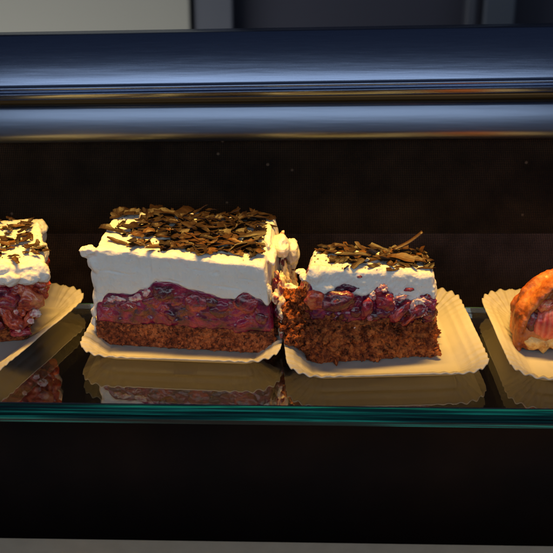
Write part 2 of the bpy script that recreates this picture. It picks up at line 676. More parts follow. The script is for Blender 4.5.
# jelly
bl = []
for i in range(26):
    u = rng.uniform(0.04, 0.97)
    zt = interp(tabB, u)
    z = rng.uniform(1.5, max(1.6, zt - 0.35))
    bl.append(((s1(u, 0.03 + rng.uniform(0, .03), z), (rng.uniform(.25, .5), rng.uniform(.2, .33), rng.uniform(.2, .4))),
               dict(off=i, rough=0.3, rot=(0, rng.uniform(-40, 40), 0))))
bm = layer(s1, lambda u, v: sp_top(u, v) - 0.15, lambda u, v: fl_top(u, v) - 0.05, 0.045, bl, sm=3,
           r=(.015, .03, .1), n=(90, 40, 24), warp=lambda p, u, v, w: p + V((0, 0.03, 0)))
displace(bm, lambda p, n: 0.06 * fbm(p, 1.6, 2, 2) + 0.012 * fbm(p, 5, 2, 8))
fill1 = finish('cherry_filling', bm_mesh(bm), MJ, c1)
for (u, z, r, m, sq) in [(.40, 3.05, .62, MCD, (1.15, .6, .9)), (.33, 2.55, .50, MCR, (1.2, .6, .9)),
                         (.87, 2.80, .66, MCR, (1.1, .6, 1.0)), (.58, 2.65, .62, MCR, (1.1, .55, .95)),
                         (.70, 2.30, .52, MCD, (1.2, .6, .8)), (.20, 2.25, .50, MCR, (1.25, .6, .8)),
                         (.08, 2.25, .40, MCD, (1.2, .6, .9)), (.50, 2.1, .42, MCD, (1.3, .55, .7)),
                         (.95, 2.05, .45, MCD, (1, .6, 1)), (.62, 1.85, .36, MCR, (1.3, .6, .7)),
                         (.78, 1.85, .36, MCR, (1.2, .6, .8)), (.10, 1.75, .36, MCR, (1.3, .6, .7)),
                         (.27, 2.0, .48, MCD, (1.1, .6, .9)), (.47, 2.75, .45, MCR, (1, .6, 1)), (.67, 2.75, .45, MCD, (1.1, .6, .8)),
                         (.78, 2.55, .42, MCR, (.9, .6, 1)), (.40, 2.15, .45, MCR, (1, .6, .9)), (.36, 3.35, .35, MCR, (1.2, .6, .8)),
                         (.88, 1.95, .42, MCR, (1.1, .6, .8)), (.53, 1.75, .32, MCD, (1.2, .6, .8)), (.15, 2.6, .34, MCD, (1, .6, .8))]:
    cherry(fill1, s1(u, 0.045, z), r, m, rng, sq, (0, rng.uniform(-25, 25), 0))
# cream
topw = lambda u, v: 5.2 + 0.06 * fbm(V((u * 8, v * 5, 0)), 0.8, 3, 6) - 0.10 * max(0, .06 - v) / .06
bl = [((s1(-0.035, 0.02, 5.0), (.42, .30, .26)), dict(rough=.5, sc=2.0)),           # torn lip at the upper left
      ((s1(-0.055, 0.03, 4.78), (.30, .22, .17)), dict(rough=.6, sc=2.5, off=3)),
      ((s1(-0.015, 0.05, 4.35), (.30, .35, .55)), dict(rough=.3)),
      ((s1(-0.005, 0.10, 3.4), (.20, .5, .9)), dict(rough=.3, off=2)),
      ((s1(-0.010, 0.08, 2.3), (.16, .35, .7)), dict(rough=.4, off=7)),
      ((s1(-0.015, 0.04, 1.75), (.17, .22, .32)), dict(rough=.6, off=9)),
      ((s1(-0.02, 0.06, 1.2), (.16, .22, .30)), dict(rough=.6, off=19)),
      ((s1(-0.015, 0.10, 0.75), (.12, .22, .25)), dict(rough=.6, off=29)),
      ((s1(0.03, 0.03, 2.55), (.28, .14, .22)), dict(rough=.5, off=9)),
      # heap of cream behind the right edge
      ((s1(1.045, 0.62, 4.55), (.42, .95, .55)), dict(rough=.35, off=1, sc=1.6)),
      ((s1(1.085, 0.78, 3.9), (.36, .6, .75)), dict(rough=.4, off=4, sc=1.8)),
      ((s1(1.02, 0.30, 4.85), (.22, 1.1, .30)), dict(rough=.35, off=5)),
      ((s1(1.06, 0.9, 3.2), (.30, .4, .55)), dict(rough=.4, off=14, sc=2.2)),
      ((s1(0.985, 0.10, 3.9), (.16, .45, .9)), dict(rough=.3, off=6)),
      # ridge along the back right top edge
      ((s1(0.985, 0.55, 5.28), (.20, 1.6, .18)), dict(rough=.4, off=8, sc=2))]
bm = layer(s1, lambda u, v: interp(tabB, u) * (1 - v * 0.1) + 0.03 * fbm(V((u * 8, v * 5, 0)), 3, 2, 4), topw, 0.05, bl, sm=3,
           r=(.014, .03, .06), n=(110, 60, 30))


DENTS = [(-8.0, 4.3, .55, .045, .07), (-5.2, 3.95, .40, .035, .06), (-2.6, 3.75, .8, .04, .05), (-7.0, 5.0, .10, .8, .05), (-6.3, 4.5, .07, .7, .05),
         (-3.9, 4.6, .5, .03, .04), (-4.6, 4.2, .07, .5, .035), (-1.4, 4.2, .45, .03, .05), (-6.0, 3.9, .12, .10, .07), (-3.0, 4.5, .10, .08, .06)]


def cream_d(p, n):
    d = 0.045 * fbm(p, 1.3, 3, 2) + 0.020 * fbm(V((p.x * 2.2, p.y * 2.2, p.z * .7)), 1.5, 2, 21)
    d += 0.012 * fbm(V((p.x * .5, p.y, p.z * 3.0)), 1.3, 3, 41)
    if n.y < -0.6:
        for (cx, cz, wx, wz, a) in DENTS:
            d -= a * math.exp(-((p.x - cx) / wx) ** 2 - ((p.z - cz + .12 * (p.x - cx)) / wz) ** 2)
    if n.z > 0.5:
        d += 0.05 * fbm(p, 2.2, 3, 31)
    return d


displace(bm, cream_d)
finish('cream_layer', bm_mesh(bm), MC, c1)
for (u, z, rx, rz, ro) in [(.14, 2.62, .42, .13, 12), (.24, 2.75, .38, .16, -14), (.30, 3.05, .22, .26, 20), (.20, 2.3, .26, .08, 30), (.09, 2.55, .2, .12, 0)]:
    bm = bmesh.new()
    add_blob(bm, s1(u, .012, z) + V((0, -.02, 0)), (rx, .10, rz), (0, ro, 0), 4, .5, 2.2, u * 30)
    displace(bm, lambda p, n: 0.03 * fbm(p, 4, 3, 3))
    finish('cream_smear', bm_mesh(bm), MPK, c1)
# streaked side
bl = []
for i in range(34):
    v = rng.uniform(0.03, 1.0)
    z = rng.uniform(0.4, 4.3)
    bl.append(((s1(0.995 + 0.03 * rng.random() + .02 * (z < 3.4), v, z), (rng.uniform(.10, .22), rng.uniform(.2, .5), rng.uniform(.3, .8))),
               dict(rough=.6, off=i * 3.1, sc=2.2, rot=(rng.uniform(-30, 30), 0, 0))))
bm = bmesh.new()
for b in bl:
    add_blob(bm, *b[0], **b[1])
bm = remesh(bm, 0.045, 2)
displace(bm, lambda p, n: 0.07 * fbm(p, 2.6, 3, 3))
finish('smeared_side', bm_mesh(bm), MS, c1)
for (v, z, r) in [(.25, 3.35, .33), (.5, 2.6, .38), (.15, 2.2, .3), (.75, 3.3, .35), (.4, 1.7, .3)]:
    cherry(fill1, s1(1.02, v, z), r, MCD, rng, (.6, 1, 1.1))


def dens1(u, v):
    d = 0.0 if v < 0.05 else min(1, (v - 0.05) / 0.12)
    if u < 0.24 and v < 0.72:
        d *= .10 if u < .17 else .55
    if u > 0.95:
        d *= 0.35
    return d


scatter_shavings(c1, s1, rng, 310, dens1, ((.45, 1.45), (.24, .72)), tilt=9, surf=lambda u, v: topw(u, v) + .01)

# ------------------------------------------------ slice 2: shorter, torn dark sponge
rng = random.Random(23)
B2 = [P(312, 365, Zp), P(434, 357, Zp), P(438, 333, Zp), P(276, 336, Zp)]
T2 = [P(308, 267, 5.32), P(435, 274, 4.65), P(426, 251, 4.8), P(316, 248, 5.1)]
s2 = Slice(B2, T2, 4.9)
c2 = thing('cake_slice', 'shorter cake slice with tall crumbly dark sponge and dark cherries under thin cream',
           'cake', (4.8, 0.4, 0), 'cream cake slices on the glass shelf')
sp2 = lambda u, v: 2.40 + 0.15 * fbm(V((u * 6, v * 4, 0)), 0.9, 2, 1) - 0.25 * (u > .6) * (u - .6) / .4
cb2 = [(0, 3.95), (.08, 3.62), (.16, 3.75), (.28, 4.05), (.40, 3.85), (.50, 3.6), (.58, 3.85), (.68, 3.6), (.78, 3.3),
       (.88, 3.05), (1, 3.15)]
bl = []
for i in range(60):
    if i % 2:
        u, v, z = rng.uniform(0, 1), rng.uniform(-.01, .04), rng.uniform(.15, 2.7)
    else:
        u, v, z = rng.uniform(-.03, .02), rng.uniform(0, 1), rng.uniform(.15, 3.2)
    r = rng.uniform(.14, .36)
    bl.append(((s2(u, v, z), (r, r * .8, r * .8)), dict(rough=.7, off=i, sc=2)))
# crumbling heap at the left
for (u, v, z, r) in [(-.05, .6, 1.6, .75), (-.07, .85, 1.1, .7), (-.04, .35, 1.0, .6), (-.02, .75, 2.4, .6), (-.09, .95, 1.9, .5),
                     (-.01, .45, 2.9, .45)]:
    bl.append(((s2(u, v, z), (r, r, r)), dict(rough=.5, off=z * 5, sc=1.6)))
bm = layer(s2, lambda u, v: 0.0, sp2, 0.042, bl, sm=1, r=(.05, .06, .08), n=(60, 40, 26))
displace(bm, crumb_disp(0.20, 0.09, 0.20, 2.2, 5.5, 5.0))
finish('sponge_base', bm_mesh(bm), MSP2, c2)
bl = []
for i in range(16):
    u = rng.uniform(0.25, 0.98)
    bl.append(((s2(u, 0.02, rng.uniform(2.5, 3.4)), (rng.uniform(.2, .42), .25, rng.uniform(.2, .4))),
               dict(off=i, rough=0.4, rot=(0, rng.uniform(-60, 60), 0))))
bm = layer(s2, lambda u, v: sp2(u, v) - 0.2, lambda u, v: interp(cb2, u) + .2, 0.045, bl, sm=3, r=(.03, .05, .1), n=(60, 36, 14))
displace(bm, lambda p, n: 0.07 * fbm(p, 2.4, 3, 2) + 0.03 * fbm(p, 6, 2, 8))
fill2 = finish('cherry_filling', bm_mesh(bm), MJ, c2)
for (u, z, r, m, sq, ro) in [(.22, 3.28, .74, MCD, (1.25, .62, .86), 0), (.045, 3.3, .52, MCO, (1.0, .42, .95), 20),
                             (.45, 2.95, .58, MCR, (.62, .6, 1.1), 10), (.60, 3.25, .58, MCR, (.9, .6, .9), 30),
                             (.55, 3.85, .26, MCR, (.9, .6, .9), 0), (.84, 2.75, .50, MCR, (1.2, .6, .8), -20),
                             (.72, 2.75, .62, MCR, (.45, .6, 1.2), 38), (.80, 2.40, .55, MCO, (.38, .6, 1.25), 46),
                             (.96, 2.65, .40, MCD, (.9, .7, .9), 0), (.37, 2.75, .36, MCD, (1, .6, 1), 0),
                             (.52, 2.5, .36, MCD, (1.1, .6, .8), 0), (.66, 2.45, .34, MCR, (.7, .6, 1.1), -30),
                             (.93, 3.55, .24, MCD, (1, .6, .8), 0), (.79, 3.95, .2, MCR, (1.3, .5, .6), 0),
                             (.40, 4.55, .10, MCD, (1.3, .8, .8), 0)]:
    cherry(fill2, s2(u, 0.0, z), r, m, rng, sq, (0, ro, 0))
top2 = lambda u, v: 4.9 + 0.10 * fbm(V((u * 6, v * 4, 0)), 0.9, 3, 6) - .12 * max(0, .1 - v) / .1
bl = [((s2(.10, .05, 3.82), (.62, .28, .34)), dict(rough=.25, off=1)),
      ((s2(.05, .08, 4.35), (.42, .32, .5)), dict(rough=.25, off=2)),
      ((s2(-.045, .25, 4.15), (.20, .35, .22)), dict(rough=.6, off=3, sc=2.4)),
      ((s2(-.07, .45, 4.2), (.28, .25, .13)), dict(rough=.6, off=5, sc=2.4)),
      ((s2(.40, .055, 3.75), (.7, .22, .3)), dict(rough=.3, off=8)),
      ((s2(.86, .055, 3.25), (.55, .22, .5)), dict(rough=.5, off=9, sc=2)),
      ((s2(.70, .055, 3.5), (.5, .22, .35)), dict(rough=.4, off=10, sc=2)),
      ((s2(.93, .05, 2.95), (.22, .2, .45)), dict(rough=.6, off=12, sc=2)),
      ((s2(.99, .2, 3.7), (.2, .6, .7)), dict(rough=.3, off=13))]
bm = layer(s2, lambda u, v: interp(cb2, u), top2, 0.045, bl, sm=3, r=(.05, .08, .12), n=(80, 40, 20))
displace(bm, lambda p, n: 0.05 * fbm(p, 1.5, 3, 2) + 0.035 * fbm(p, 4.5, 3, 12))
finish('cream_layer', bm_mesh(bm), MC, c2)
for i, (u, z, rx, rz, ro) in enumerate([(.90, 3.35, .42, .22, 8), (.82, 3.05, .22, .34, 25), (.93, 2.85, .14, .36, -12), (.72, 3.55, .34, .16, -8),
                                        (.58, 4.0, .24, .20, 0), (.50, 3.55, .16, .26, 12), (.66, 3.3, .14, .2, 0)]):
    bm = bmesh.new()
    add_blob(bm, s2(u, -.005, z), (rx, .20, rz), (0, ro, 0), 4, .6, 2.4, i * 7.3)
    displace(bm, lambda p, n: 0.03 * fbm(p, 4, 3, 3))
    finish('cream_smear', bm_mesh(bm), MPK, c2)
# curls of cream low on the left side, and cream flecks on the fruit
for i, (u, v, z, r) in enumerate([(-.06, 1.02, 2.6, .42), (-.10, .98, 1.9, .30), (.63, -.04, 2.75, .12), (.47, -.05, 2.42, .15), (.90, -.05, 2.72, .2),
                                  (.35, -.03, 1.9, .04)]):
    bm = bmesh.new()
    add_blob(bm, s2(u, v, z), (r * .95, r * .5, r * .8), (0, 25 * i, 0), 4, .4, 1.8, i * 3)
    displace(bm, lambda p, n: 0.04 * fbm(p, 4, 3, 3))
    finish('cream_dab', bm_mesh(bm), MC if r > .25 else MPK, c2)
scatter_shavings(c2, s2, rng, 92, lambda u, v: 1.0 if v > .22 else (.35 if v > .08 else 0.12) * (1 if u < .6 else .7),
                 ((.5, 1.5), (.26, .60)), tilt=9, surf=lambda u, v: top2(u, v))
# one long shaving sticking up
for (a, b, w) in [(s2(.70, .75, 5.1), s2(.93, .8, 5.1) + V((.15, .1, .95)), .46)]:
    bm = bmesh.new()
    d = b - a
    ax = d.normalized()
    side = ax.cross(V((0, 1, 0))).normalized()
    oth = ax.cross(side)
    rings = []
    for i in range(13):
        s = i / 12
        c = a + d * s + side * (-.10 * sin(pi * s))
        ring = []
        for j in range(10):
            an = -1.0 + 2.0 * j / 9
            rr = w / 2 * (1 - .2 * s)
            ring.append((c + side * (rr * cos(an)) + oth * (rr * sin(an)), c + side * ((rr - .05) * cos(an)) + oth * ((rr - .05) * sin(an))))
        rings.append([(bm.verts.new(p), bm.verts.new(q)) for p, q in ring])
    for i in range(12):
        for j in range(9):
            bm.faces.new([rings[i][j][0], rings[i + 1][j][0], rings[i + 1][j + 1][0], rings[i][j + 1][0]])
            bm.faces.new([rings[i][j][1], rings[i][j + 1][1], rings[i + 1][j + 1][1], rings[i + 1][j][1]])
        for j in (0, 9):
            bm.faces.new([rings[i][j][0], rings[i][j][1], rings[i + 1][j][1], rings[i + 1][j][0]])
    for i in (0, 12):
        for j in range(9):
            bm.faces.new([rings[i][j][0], rings[i][j + 1][0], rings[i][j + 1][1], rings[i][j][1]])
    bmesh.ops.recalc_face_normals(bm, faces=bm.faces)
    o = finish('chocolate_curl', bm_mesh(bm), MCH, c2)

# ------------------------------------------------ slice 0: cut by the left edge of the picture
rng = random.Random(5)
B0 = [P(-90, 352, Zp), P(26, 341, Zp), P(40, 302, Zp), P(-80, 300, Zp)]
T0 = [P(-75, 275, 5.0), P(46, 262, 5.0), P(41, 217, 5.1), P(-70, 221, 5.1)]
s0 = Slice(B0, T0, 4.95)
c0 = thing('cake_slice', 'cream cake slice with loose chunky red cherries, cut off by the left edge', 'cake',
           (-16.0, 3.0, 0), 'cream cake slices on the glass shelf')
bm = layer(s0, lambda u, v: 0.0, lambda u, v: 1.3, 0.05, sm=1, r=(.03, .04, .15), n=(60, 40, 14))
displace(bm, crumb_disp(0.08, 0.04, 0.10, 3, 7, 9.0))
finish('sponge_base', bm_mesh(bm), MSP2, c0)
bl = []
for i in range(30):
    if i % 2:
        u, v = rng.uniform(.45, 1), rng.uniform(-.02, .05)
    else:
        u, v = rng.uniform(.98, 1.03), rng.uniform(0, .9)
    bl.append(((s0(u, v, rng.uniform(.9, 3.6)), (rng.uniform(.25, .5), rng.uniform(.25, .4), rng.uniform(.2, .45))),
               dict(off=i, rough=.5, rot=(0, rng.uniform(-60, 60), 0))))
bm = layer(s0, lambda u, v: 1.1, lambda u, v: 3.9, 0.05, bl, sm=3, r=(.04, .05, .1), n=(60, 40, 20))
displace(bm, lambda p, n: 0.09 * fbm(p, 2.0, 3, 2) + 0.03 * fbm(p, 6, 2, 8))
fill0 = finish('cherry_filling', bm_mesh(bm), MCO, c0)
for (u, v, z, r, m, sq, ro) in [(.90, -.02, 2.9, .8, MCO, (1.1, .7, .8), 15), (.72, -.03, 3.1, .7, MCR, (1.1, .7, .9), 0),
                                (.97, -.03, 1.6, .42, MCO, (.5, .7, 1.5), 30), (.86, -.06, 1.5, .5, MCO, (1.1, .7, .6), 35),
                                (.78, -.04, 1.9, .5, MCO, (.5, .6, 1.5), -20), (1.01, .12, 2.6, .5, MCO, (.7, 1, 1), 0),
                                (1.02, .5, 3.7, .40, MCO, (.8, 1, .9), 0), (.66, -.04, 1.5, .6, MCD, (1, .6, .8), 0),
                                (.93, -.04, .8, .42, MCR, (1.3, .7, .6), 0), (1.02, .3, 1.9, .4, MCD, (.7, 1, 1), 0)]:
    cherry(fill0, s0(u, v, z), r, m, rng, sq, (0, ro, 0), .35)
top0 = lambda u, v: 4.95 + 0.10 * fbm(V((u * 7, v * 5, 0)), 0.9, 3, 6) - .15 * max(0, .12 - v) / .12
bl = [((s0(.97, .02, 4.3), (.55, .4, .55)), dict(rough=.3, off=1)), ((s0(.86, -.01, 4.15), (.7, .35, .42)), dict(rough=.3, off=2)),
      ((s0(.70, -.01, 4.2), (.7, .35, .40)), dict(rough=.3, off=3)), ((s0(.995, .4, 4.3), (.3, 1.0, .5)), dict(rough=.3, off=4)),
      ((s0(.99, .85, 4.7), (.35, .8, .4)), dict(rough=.3, off=5)), ((s0(1.01, .9, 4.0), (.2, .5, .7)), dict(rough=.3, off=6))]
bm = layer(s0, lambda u, v: 3.85, top0, 0.05, bl, sm=3, r=(.04, .06, .15), n=(80, 50, 16))
displace(bm, lambda p, n: 0.05 * fbm(p, 1.5, 3, 2) + 0.035 * fbm(p, 4.5, 3, 12))
finish('cream_layer', bm_mesh(bm), MC, c0)
for i, (u, v, z, r) in enumerate([(1.02, -.06, 1.95, .28), (.99, -.08, 1.55, .2), (.90, -.08, 1.05, .16), (1.03, .3, .9, .2), (.84, -.09, 2.3, .15),
                                  (1.02, .06, 3.3, .22)]):
    bm = bmesh.new()
    add_blob(bm, s0(u, v, z), (r * .95, r * .5, r * .8), (0, 25 * i, 0), 4, .4, 1.8, i * 3)
    displace(bm, lambda p, n: 0.04 * fbm(p, 4, 3, 3))
    finish('cream_dab', bm_mesh(bm), MPK, c0)
scatter_shavings(c0, s0, rng, 90, lambda u, v: (1.0 if u > .4 else .3) * (.25 if u > .9 and v > .4 else 1) * (.4 if v < .15 else 1),
                 ((.45, 1.05), (.20, .38)), tilt=7, surf=lambda u, v: top0(u, v), n_parts=80)


# ---------------------------------------------------------------- paper plates
def plate(label, cx, cy, sx, sy, rot, seed, H=0.85, flare=1.35, rc=0.55, z0=0.0, front_droop=0.0):
    """rectangular paper plate: flat base, flared rim, flutes fanned round the corners; sx, sy measured over the rim"""
    rg = random.Random(seed)
    bx, by = sx / 2 - flare, sy / 2 - flare
    rc_b = rc
    # outline of the base: list of (point, outward normal, flute phase, corner weight)
    pts = []
    nf = 5.0                                              # flutes in one corner
    corners = [(bx - rc_b, by - rc_b, 0), (-(bx - rc_b), by - rc_b, 90), (-(bx - rc_b), -(by - rc_b), 180), (bx - rc_b, -(by - rc_b), 270)]
    for k, (x, y, a0) in enumerate(corners):
        NA = 84
        for i in range(NA):
            a = R(a0 + 90 * i / (NA - 1))
            w = sin(pi * i / (NA - 1)) ** 0.35 if 0 < i < NA - 1 else 0
            pts.append((V((x + rc_b * cos(a), y + rc_b * sin(a), 0)), V((cos(a), sin(a), 0)), i / (NA - 1) * nf * 2 * pi, w))
        x2, y2, _ = corners[(k + 1) % 4]
        a = R(a0 + 90)
        q0 = V((x + rc_b * cos(a), y + rc_b * sin(a), 0))
        q1 = V((x2 + rc_b * cos(a), y2 + rc_b * sin(a), 0))
        Ls = (q1 - q0).length
        NS = int(Ls / 0.07)
        for i in range(1, NS):
            s = i / NS
            e = min(s, 1 - s) * Ls
            w = 0.55 * math.exp(-(e / 0.9) ** 2) + 0.07
            ph = (nf * 2 * pi) + s * Ls / 0.55 * 2 * pi
            ph = 2 * pi * round(Ls / 0.55) * s
            pts.append((q0.lerp(q1, s), V((cos(a), sin(a), 0)), ph, w))
    bm = bmesh.new()
    prof = []
    for i in range(19):
        prof.append(i / 18)
    rings = []
    # base rings inward
    n = len(pts)
    for f in (0.25, 0.5, 0.75, 0.90, 0.96):
        rings.append([bm.verts.new(V((p.x * f, p.y * f, 0.02 * fbm(V((p.x * f, p.y * f, seed)), .4, 2)))) for p, _, _, _ in pts])
    for s in prof:
        ring = []
        for (p, nn, ph, w) in pts:
            e = s * s * (3 - 2 * s) * .35 + s * .65
            up = H * (e ** 0.92)
            amp = w * min(1, s * 1.6) * 0.078
            fl = cos(ph)
            lip = 0.0
            if s > 0.85:
                lip = (s - 0.85) / 0.15
            out = flare * s * (1 + .05 * max(0, w - .6) / .4) + amp * 0.25 * fl * s 
            z = up + amp * fl - 0.05 * lip * lip + 0.05 * s * fbm(V((p.x, p.y, seed * 3)), .5, 2)
            # faint concentric emboss
            z += 0.048 * math.exp(-((s - 0.42) / 0.06) ** 2) + 0.034 * math.exp(-((s - 0.70) / 0.06) ** 2) - 0.03 * math.exp(-((s - 0.0) / 0.07) ** 2) * .5
            q = p + nn * out
            z -= front_droop * s * max(0.0, -nn.y) ** 2 * (1 - abs(p.x / bx) ** 3)
            ring.append(bm.verts.new(V((q.x, q.y, z))))
        rings.append(ring)
    cen = bm.verts.new((0, 0, 0))
    for i in range(n):
        bm.faces.new((cen, rings[0][i], rings[0][(i + 1) % n]))
    for a, b in zip(rings, rings[1:]):
        for i in range(n):
            bm.faces.new((a[i], b[i], b[(i + 1) % n], a[(i + 1) % n]))
    bm.normal_update()
    # thickness
    T = 0.045
    top = list(bm.verts)
    bot = {v: bm.verts.new(v.co - v.normal * T) for v in top}
    for f in list(bm.faces):
        bm.faces.new([bot[v] for v in reversed(f.verts)])
    lr = rings[-1]
    for i in range(n):
        a, b = lr[i], lr[(i + 1) % n]
        bm.faces.new((a, bot[a], bot[b], b))
    M = Matrix.Translation((cx, cy, z0 + T + 0.012)) @ Matrix.Rotation(R(rot), 4, 'Z')
    bm.transform(M)
    bm.normal_update()
    o = finish('paper_plate', bm_mesh(bm), MP, None, base=(cx, cy, z0))
    o['label'] = label
    o['category'] = 'plate'
    o['group'] = 'fluted paper plates on the glass shelf'
    return o


plate('fluted paper plate under the tallest cake slice, only its front rim showing', -4.65, 2.05, 10.2, 8.6, -4.5, 1)
plate('wide fluted paper plate with bare space beside the shorter cake slice', 5.3, 1.15, 10.0, 10.0, 3.0, 2)
plate('fluted paper plate turned at an angle under the chunky cherry slice at the left edge', -16.55, 2.1, 9.6, 11.3, -19, 3)
plate('fluted paper plate under the baked fruit pastry at the right edge', 16.6, 0.95, 10.6, 10.2, 1.0, 4)

# ---------------------------------------------------------------- pastry
rng = random.Random(3)
pst = thing('fruit_pastry', 'golden brown baked pastry with ribbed pink fruit in its open side, at the right edge', 'pastry',
            (15.0, 1.2, 0))
fx0 = P(512, 352, .1).x
fy = P(512, 352, .1).y


def arch(s):          # s 0..1 over the arch, left foot to right foot
    a = pi * (1 - s)
    return V((3.3 * cos(a) * (1 - .10 * sin(a)), 0, 4.35 * max(0, sin(a)) ** 0.8))


pc = V((fx0 + 3.3, fy, .08))
bm = bmesh.new()
for i in range(81):   # crust rim round the open side
    s = i / 80
    p = pc + arch(s)
    add_blob(bm, p + V((.28 * (1 - 2 * s), .35, -.12 if .1 < s < .9 else .2)), (.24, .6, .24), (0, 0, 0), 2, .08, 1.2, i * .2)
for j in range(9):    # body behind
    y = .6 + j * .62
    k = 1 - .035 * j - .010 * j * j
    add_blob(bm, pc + V((0, y + .2, 1.7 * k)), (3.25 * k, .95, 2.55 * k), (0, 0, 0), 4, .14, .9, j)
    add_blob(bm, pc + V((-1.9, y, .9 * k)), (1.35 * k, .9, 1.0 * k), (0, 0, 0), 3, .1, .9, j)
    add_blob(bm, pc + V((1.9, y, .9 * k)), (1.35 * k, .9, 1.0 * k), (0, 0, 0), 3, .1, .9, j)
add_blob(bm, pc + V((0, .8, .30)), (3.2, .75, .30), (0, 0, 0), 4, .15)
# flap hanging over the fruit from above
add_blob(bm, pc + V((-.7, .15, 3.3)), (1.1, .3, .35), (0, -30, 0), 3, .3, 1.5, 4)
bm = remesh(bm, 0.06, 2)
displace(bm, lambda p, n: 0.05 * fbm(p, 1.1, 3, 2) + 0.03 * fbm(p, 4.5, 4, 2))
for v in bm.verts:
    if v.co.z < .1:
        v.co.z = .1
finish('crust', bm_mesh(bm), MCRUST, pst)
t = NT('pale_dough')
nn = t.noise(1.6, 5, .6)
col = t.ramp(nn, [(.35, (.50, .20, .04)), (.5, (.74, .45, .14)), (.7, (.80, .62, .32))])
MD = t.done(t.pbsdf(Base_Color=col, Roughness=.5, Normal=t.bump(t.noise(4, 5, .6), .8, .08)))
bm = bmesh.new()
for i in range(9):
    add_blob(bm, pc + V((-2.3 + i * .62, .02, .62)), (.5, .42, .46), (0, 0, 0), 3, .4, 1.5, i)
bm = remesh(bm, .05, 2)
displace(bm, lambda p, n: 0.05 * fbm(p, 2.4, 3, 2))
finish('dough', bm_mesh(bm), MD, pst)
t = NT('baked_rhubarb')
sp = t.n('ShaderNodeTexWave', wave_type='BANDS', bands_direction='X')
t.set(sp, Scale=1.1, Distortion=1.5, Detail=2.0)
t.l(t.co, sp.inputs['Vector'])
nn = t.noise(1.2, 4, .6)
col = t.ramp(nn, [(.35, (.45, .03, .04)), (.52, (.68, .08, .05)), (.68, (.80, .22, .10))])
col = t.mix(t.math('MULTIPLY', sp.outputs['Fac'], .4), col, (.76, .28, .18))
MF = t.done(t.pbsdf(Base_Color=col, Roughness=.32, Coat_Weight=.2, Coat_Roughness=.12, Subsurface_Weight=.3,
                    Subsurface_Radius=(1, .2, .15), Subsurface_Scale=.003, Normal=t.bump(sp.outputs['Fac'], .5, .12)))
for i, (x, z, r, sq, m) in enumerate([(-1.35, 1.75, 1.0, (1.05, .5, .85), MF), (-.15, 1.75, 1.0, (1.0, .5, .95), MF), (.9, 1.7, .9, (1, .5, 1), MF),
                                      (-1.0, 2.75, .6, (1.3, .6, .6), MCO), (.1, 2.95, .6, (1.2, .6, .7), MCO), (-1.75, 2.65, .42, (1.2, .6, .7), MCO),
                                      (-2.35, 1.75, .42, (.8, .5, 1.2), MCD), (1.4, 2.6, .6, (1, .6, 1), MF)]):
    bm = bmesh.new()
    add_blob(bm, pc + V((x, -.02, z)), [r * q * 1.08 for q in sq], (0, -12, 0), 4, .15, 1.0, i)

    def rib(p, n, i=i, x=x):
        return .055 * abs(sin((p.x - .25 * (p.z - 1.5) ** 2 * .4) * 2 * pi / .62)) + .03 * fbm(p, 3, 2, 4)
    displace(bm, rib)
    finish('fruit_piece', bm_mesh(bm), m, pst)

# ---------------------------------------------------------------- glass shelf
sh = thing('glass_shelf', 'clear glass shelf with a thick green front edge carrying all the plates', 'shelf', (0, 0, -1.1))
yaw = Matrix.Rotation(R(-1.35), 4, 'Z')
TH = 1.08
yf = P(276, 406, 0).y
yb = P(276, 305.5, 0).y
bm = bmesh.new()
add_box(bm, (-32, yf + .02, -TH), (32, yb, 0), .05, 2)
bm.transform(yaw)
finish('glass_pane', bm_mesh(bm), MG, sh, smooth=False)
# ground front edge, several shallow facets
bm = bmesh.new()
prof = [(-.0, -.03), (-.07, -.10), (-.10, -.26), (-.085, -.34), (-.115, -.48), (-.10, -.62), (-.12, -.72), (-.09, -.86), (-.06, -1.0), (0, -TH + .03)]
prof = [(yf + a, b) for a, b in prof] + [(yf + .012, -TH + .03), (yf + .012, -.03)]
r0 = [bm.verts.new((-32, a, b)) for a, b in prof]
r1 = [bm.verts.new((32, a, b)) for a, b in prof]
k = len(prof)
for i in range(k):
    bm.faces.new((r0[i], r1[i], r1[(i + 1) % k], r0[(i + 1) % k]))
bm.faces.new(r0)
bm.faces.new(r1[::-1])
bmesh.ops.recalc_face_normals(bm, faces=bm.faces)
bm.transform(yaw)
finish('front_edge', bm_mesh(bm), MGE, sh, smooth=False)


bm = bmesh.new()
add_box(bm, (-32, yb + .004, -TH + .02), (32, yb + .10, -.02), .035, 2)
bm.transform(yaw)
finish('back_edge', bm_mesh(bm), m_plain('dim_green_glass_edge', (.003, .075, .080), .5), sh, smooth=False)


# ---------------------------------------------------------------- steel rails behind
def extrude_x(prof, x0, x1, tilt, name, mat, yaw_deg=-1.0, pivot_z=12.0, smooth=True):
    bm = bmesh.new()
    N = 2
    rs = []
    for i in range(N + 1):
        x = x0 + (x1 - x0) * i / N
        rs.append([bm.verts.new((x, a, b)) for a, b in prof])
    k = len(prof)
    for a, b in zip(rs, rs[1:]):
        for i in range(k):
            bm.faces.new((a[i], b[i], b[(i + 1) % k], a[(i + 1) % k]))
    bm.faces.new(rs[0])
    bm.faces.new(rs[-1][::-1])
    bmesh.ops.recalc_face_normals(bm, faces=bm.faces)
    bm.transform(Matrix.Rotation(R(yaw_deg), 4, 'Z') @ Matrix.Translation((0, 0, pivot_z)) @ Matrix.Rotation(R(-tilt), 4, 'Y')
                 @ Matrix.Translation((0, 0, -pivot_z)))
    me = bm_mesh(bm)
    o = finish(name, me, mat, None, base=(0, 7, 12), smooth=False)
    # smooth shading with sharp ends
    o.data.polygons.foreach_set('use_smooth', [len(p.vertices) == 4 for p in o.data.polygons])
    return o


def zrow(row, y):
    d = fw + upv * ((276.5 - row) / FPX)
    return CAM.z + d.z / d.y * (y - CAM.y)


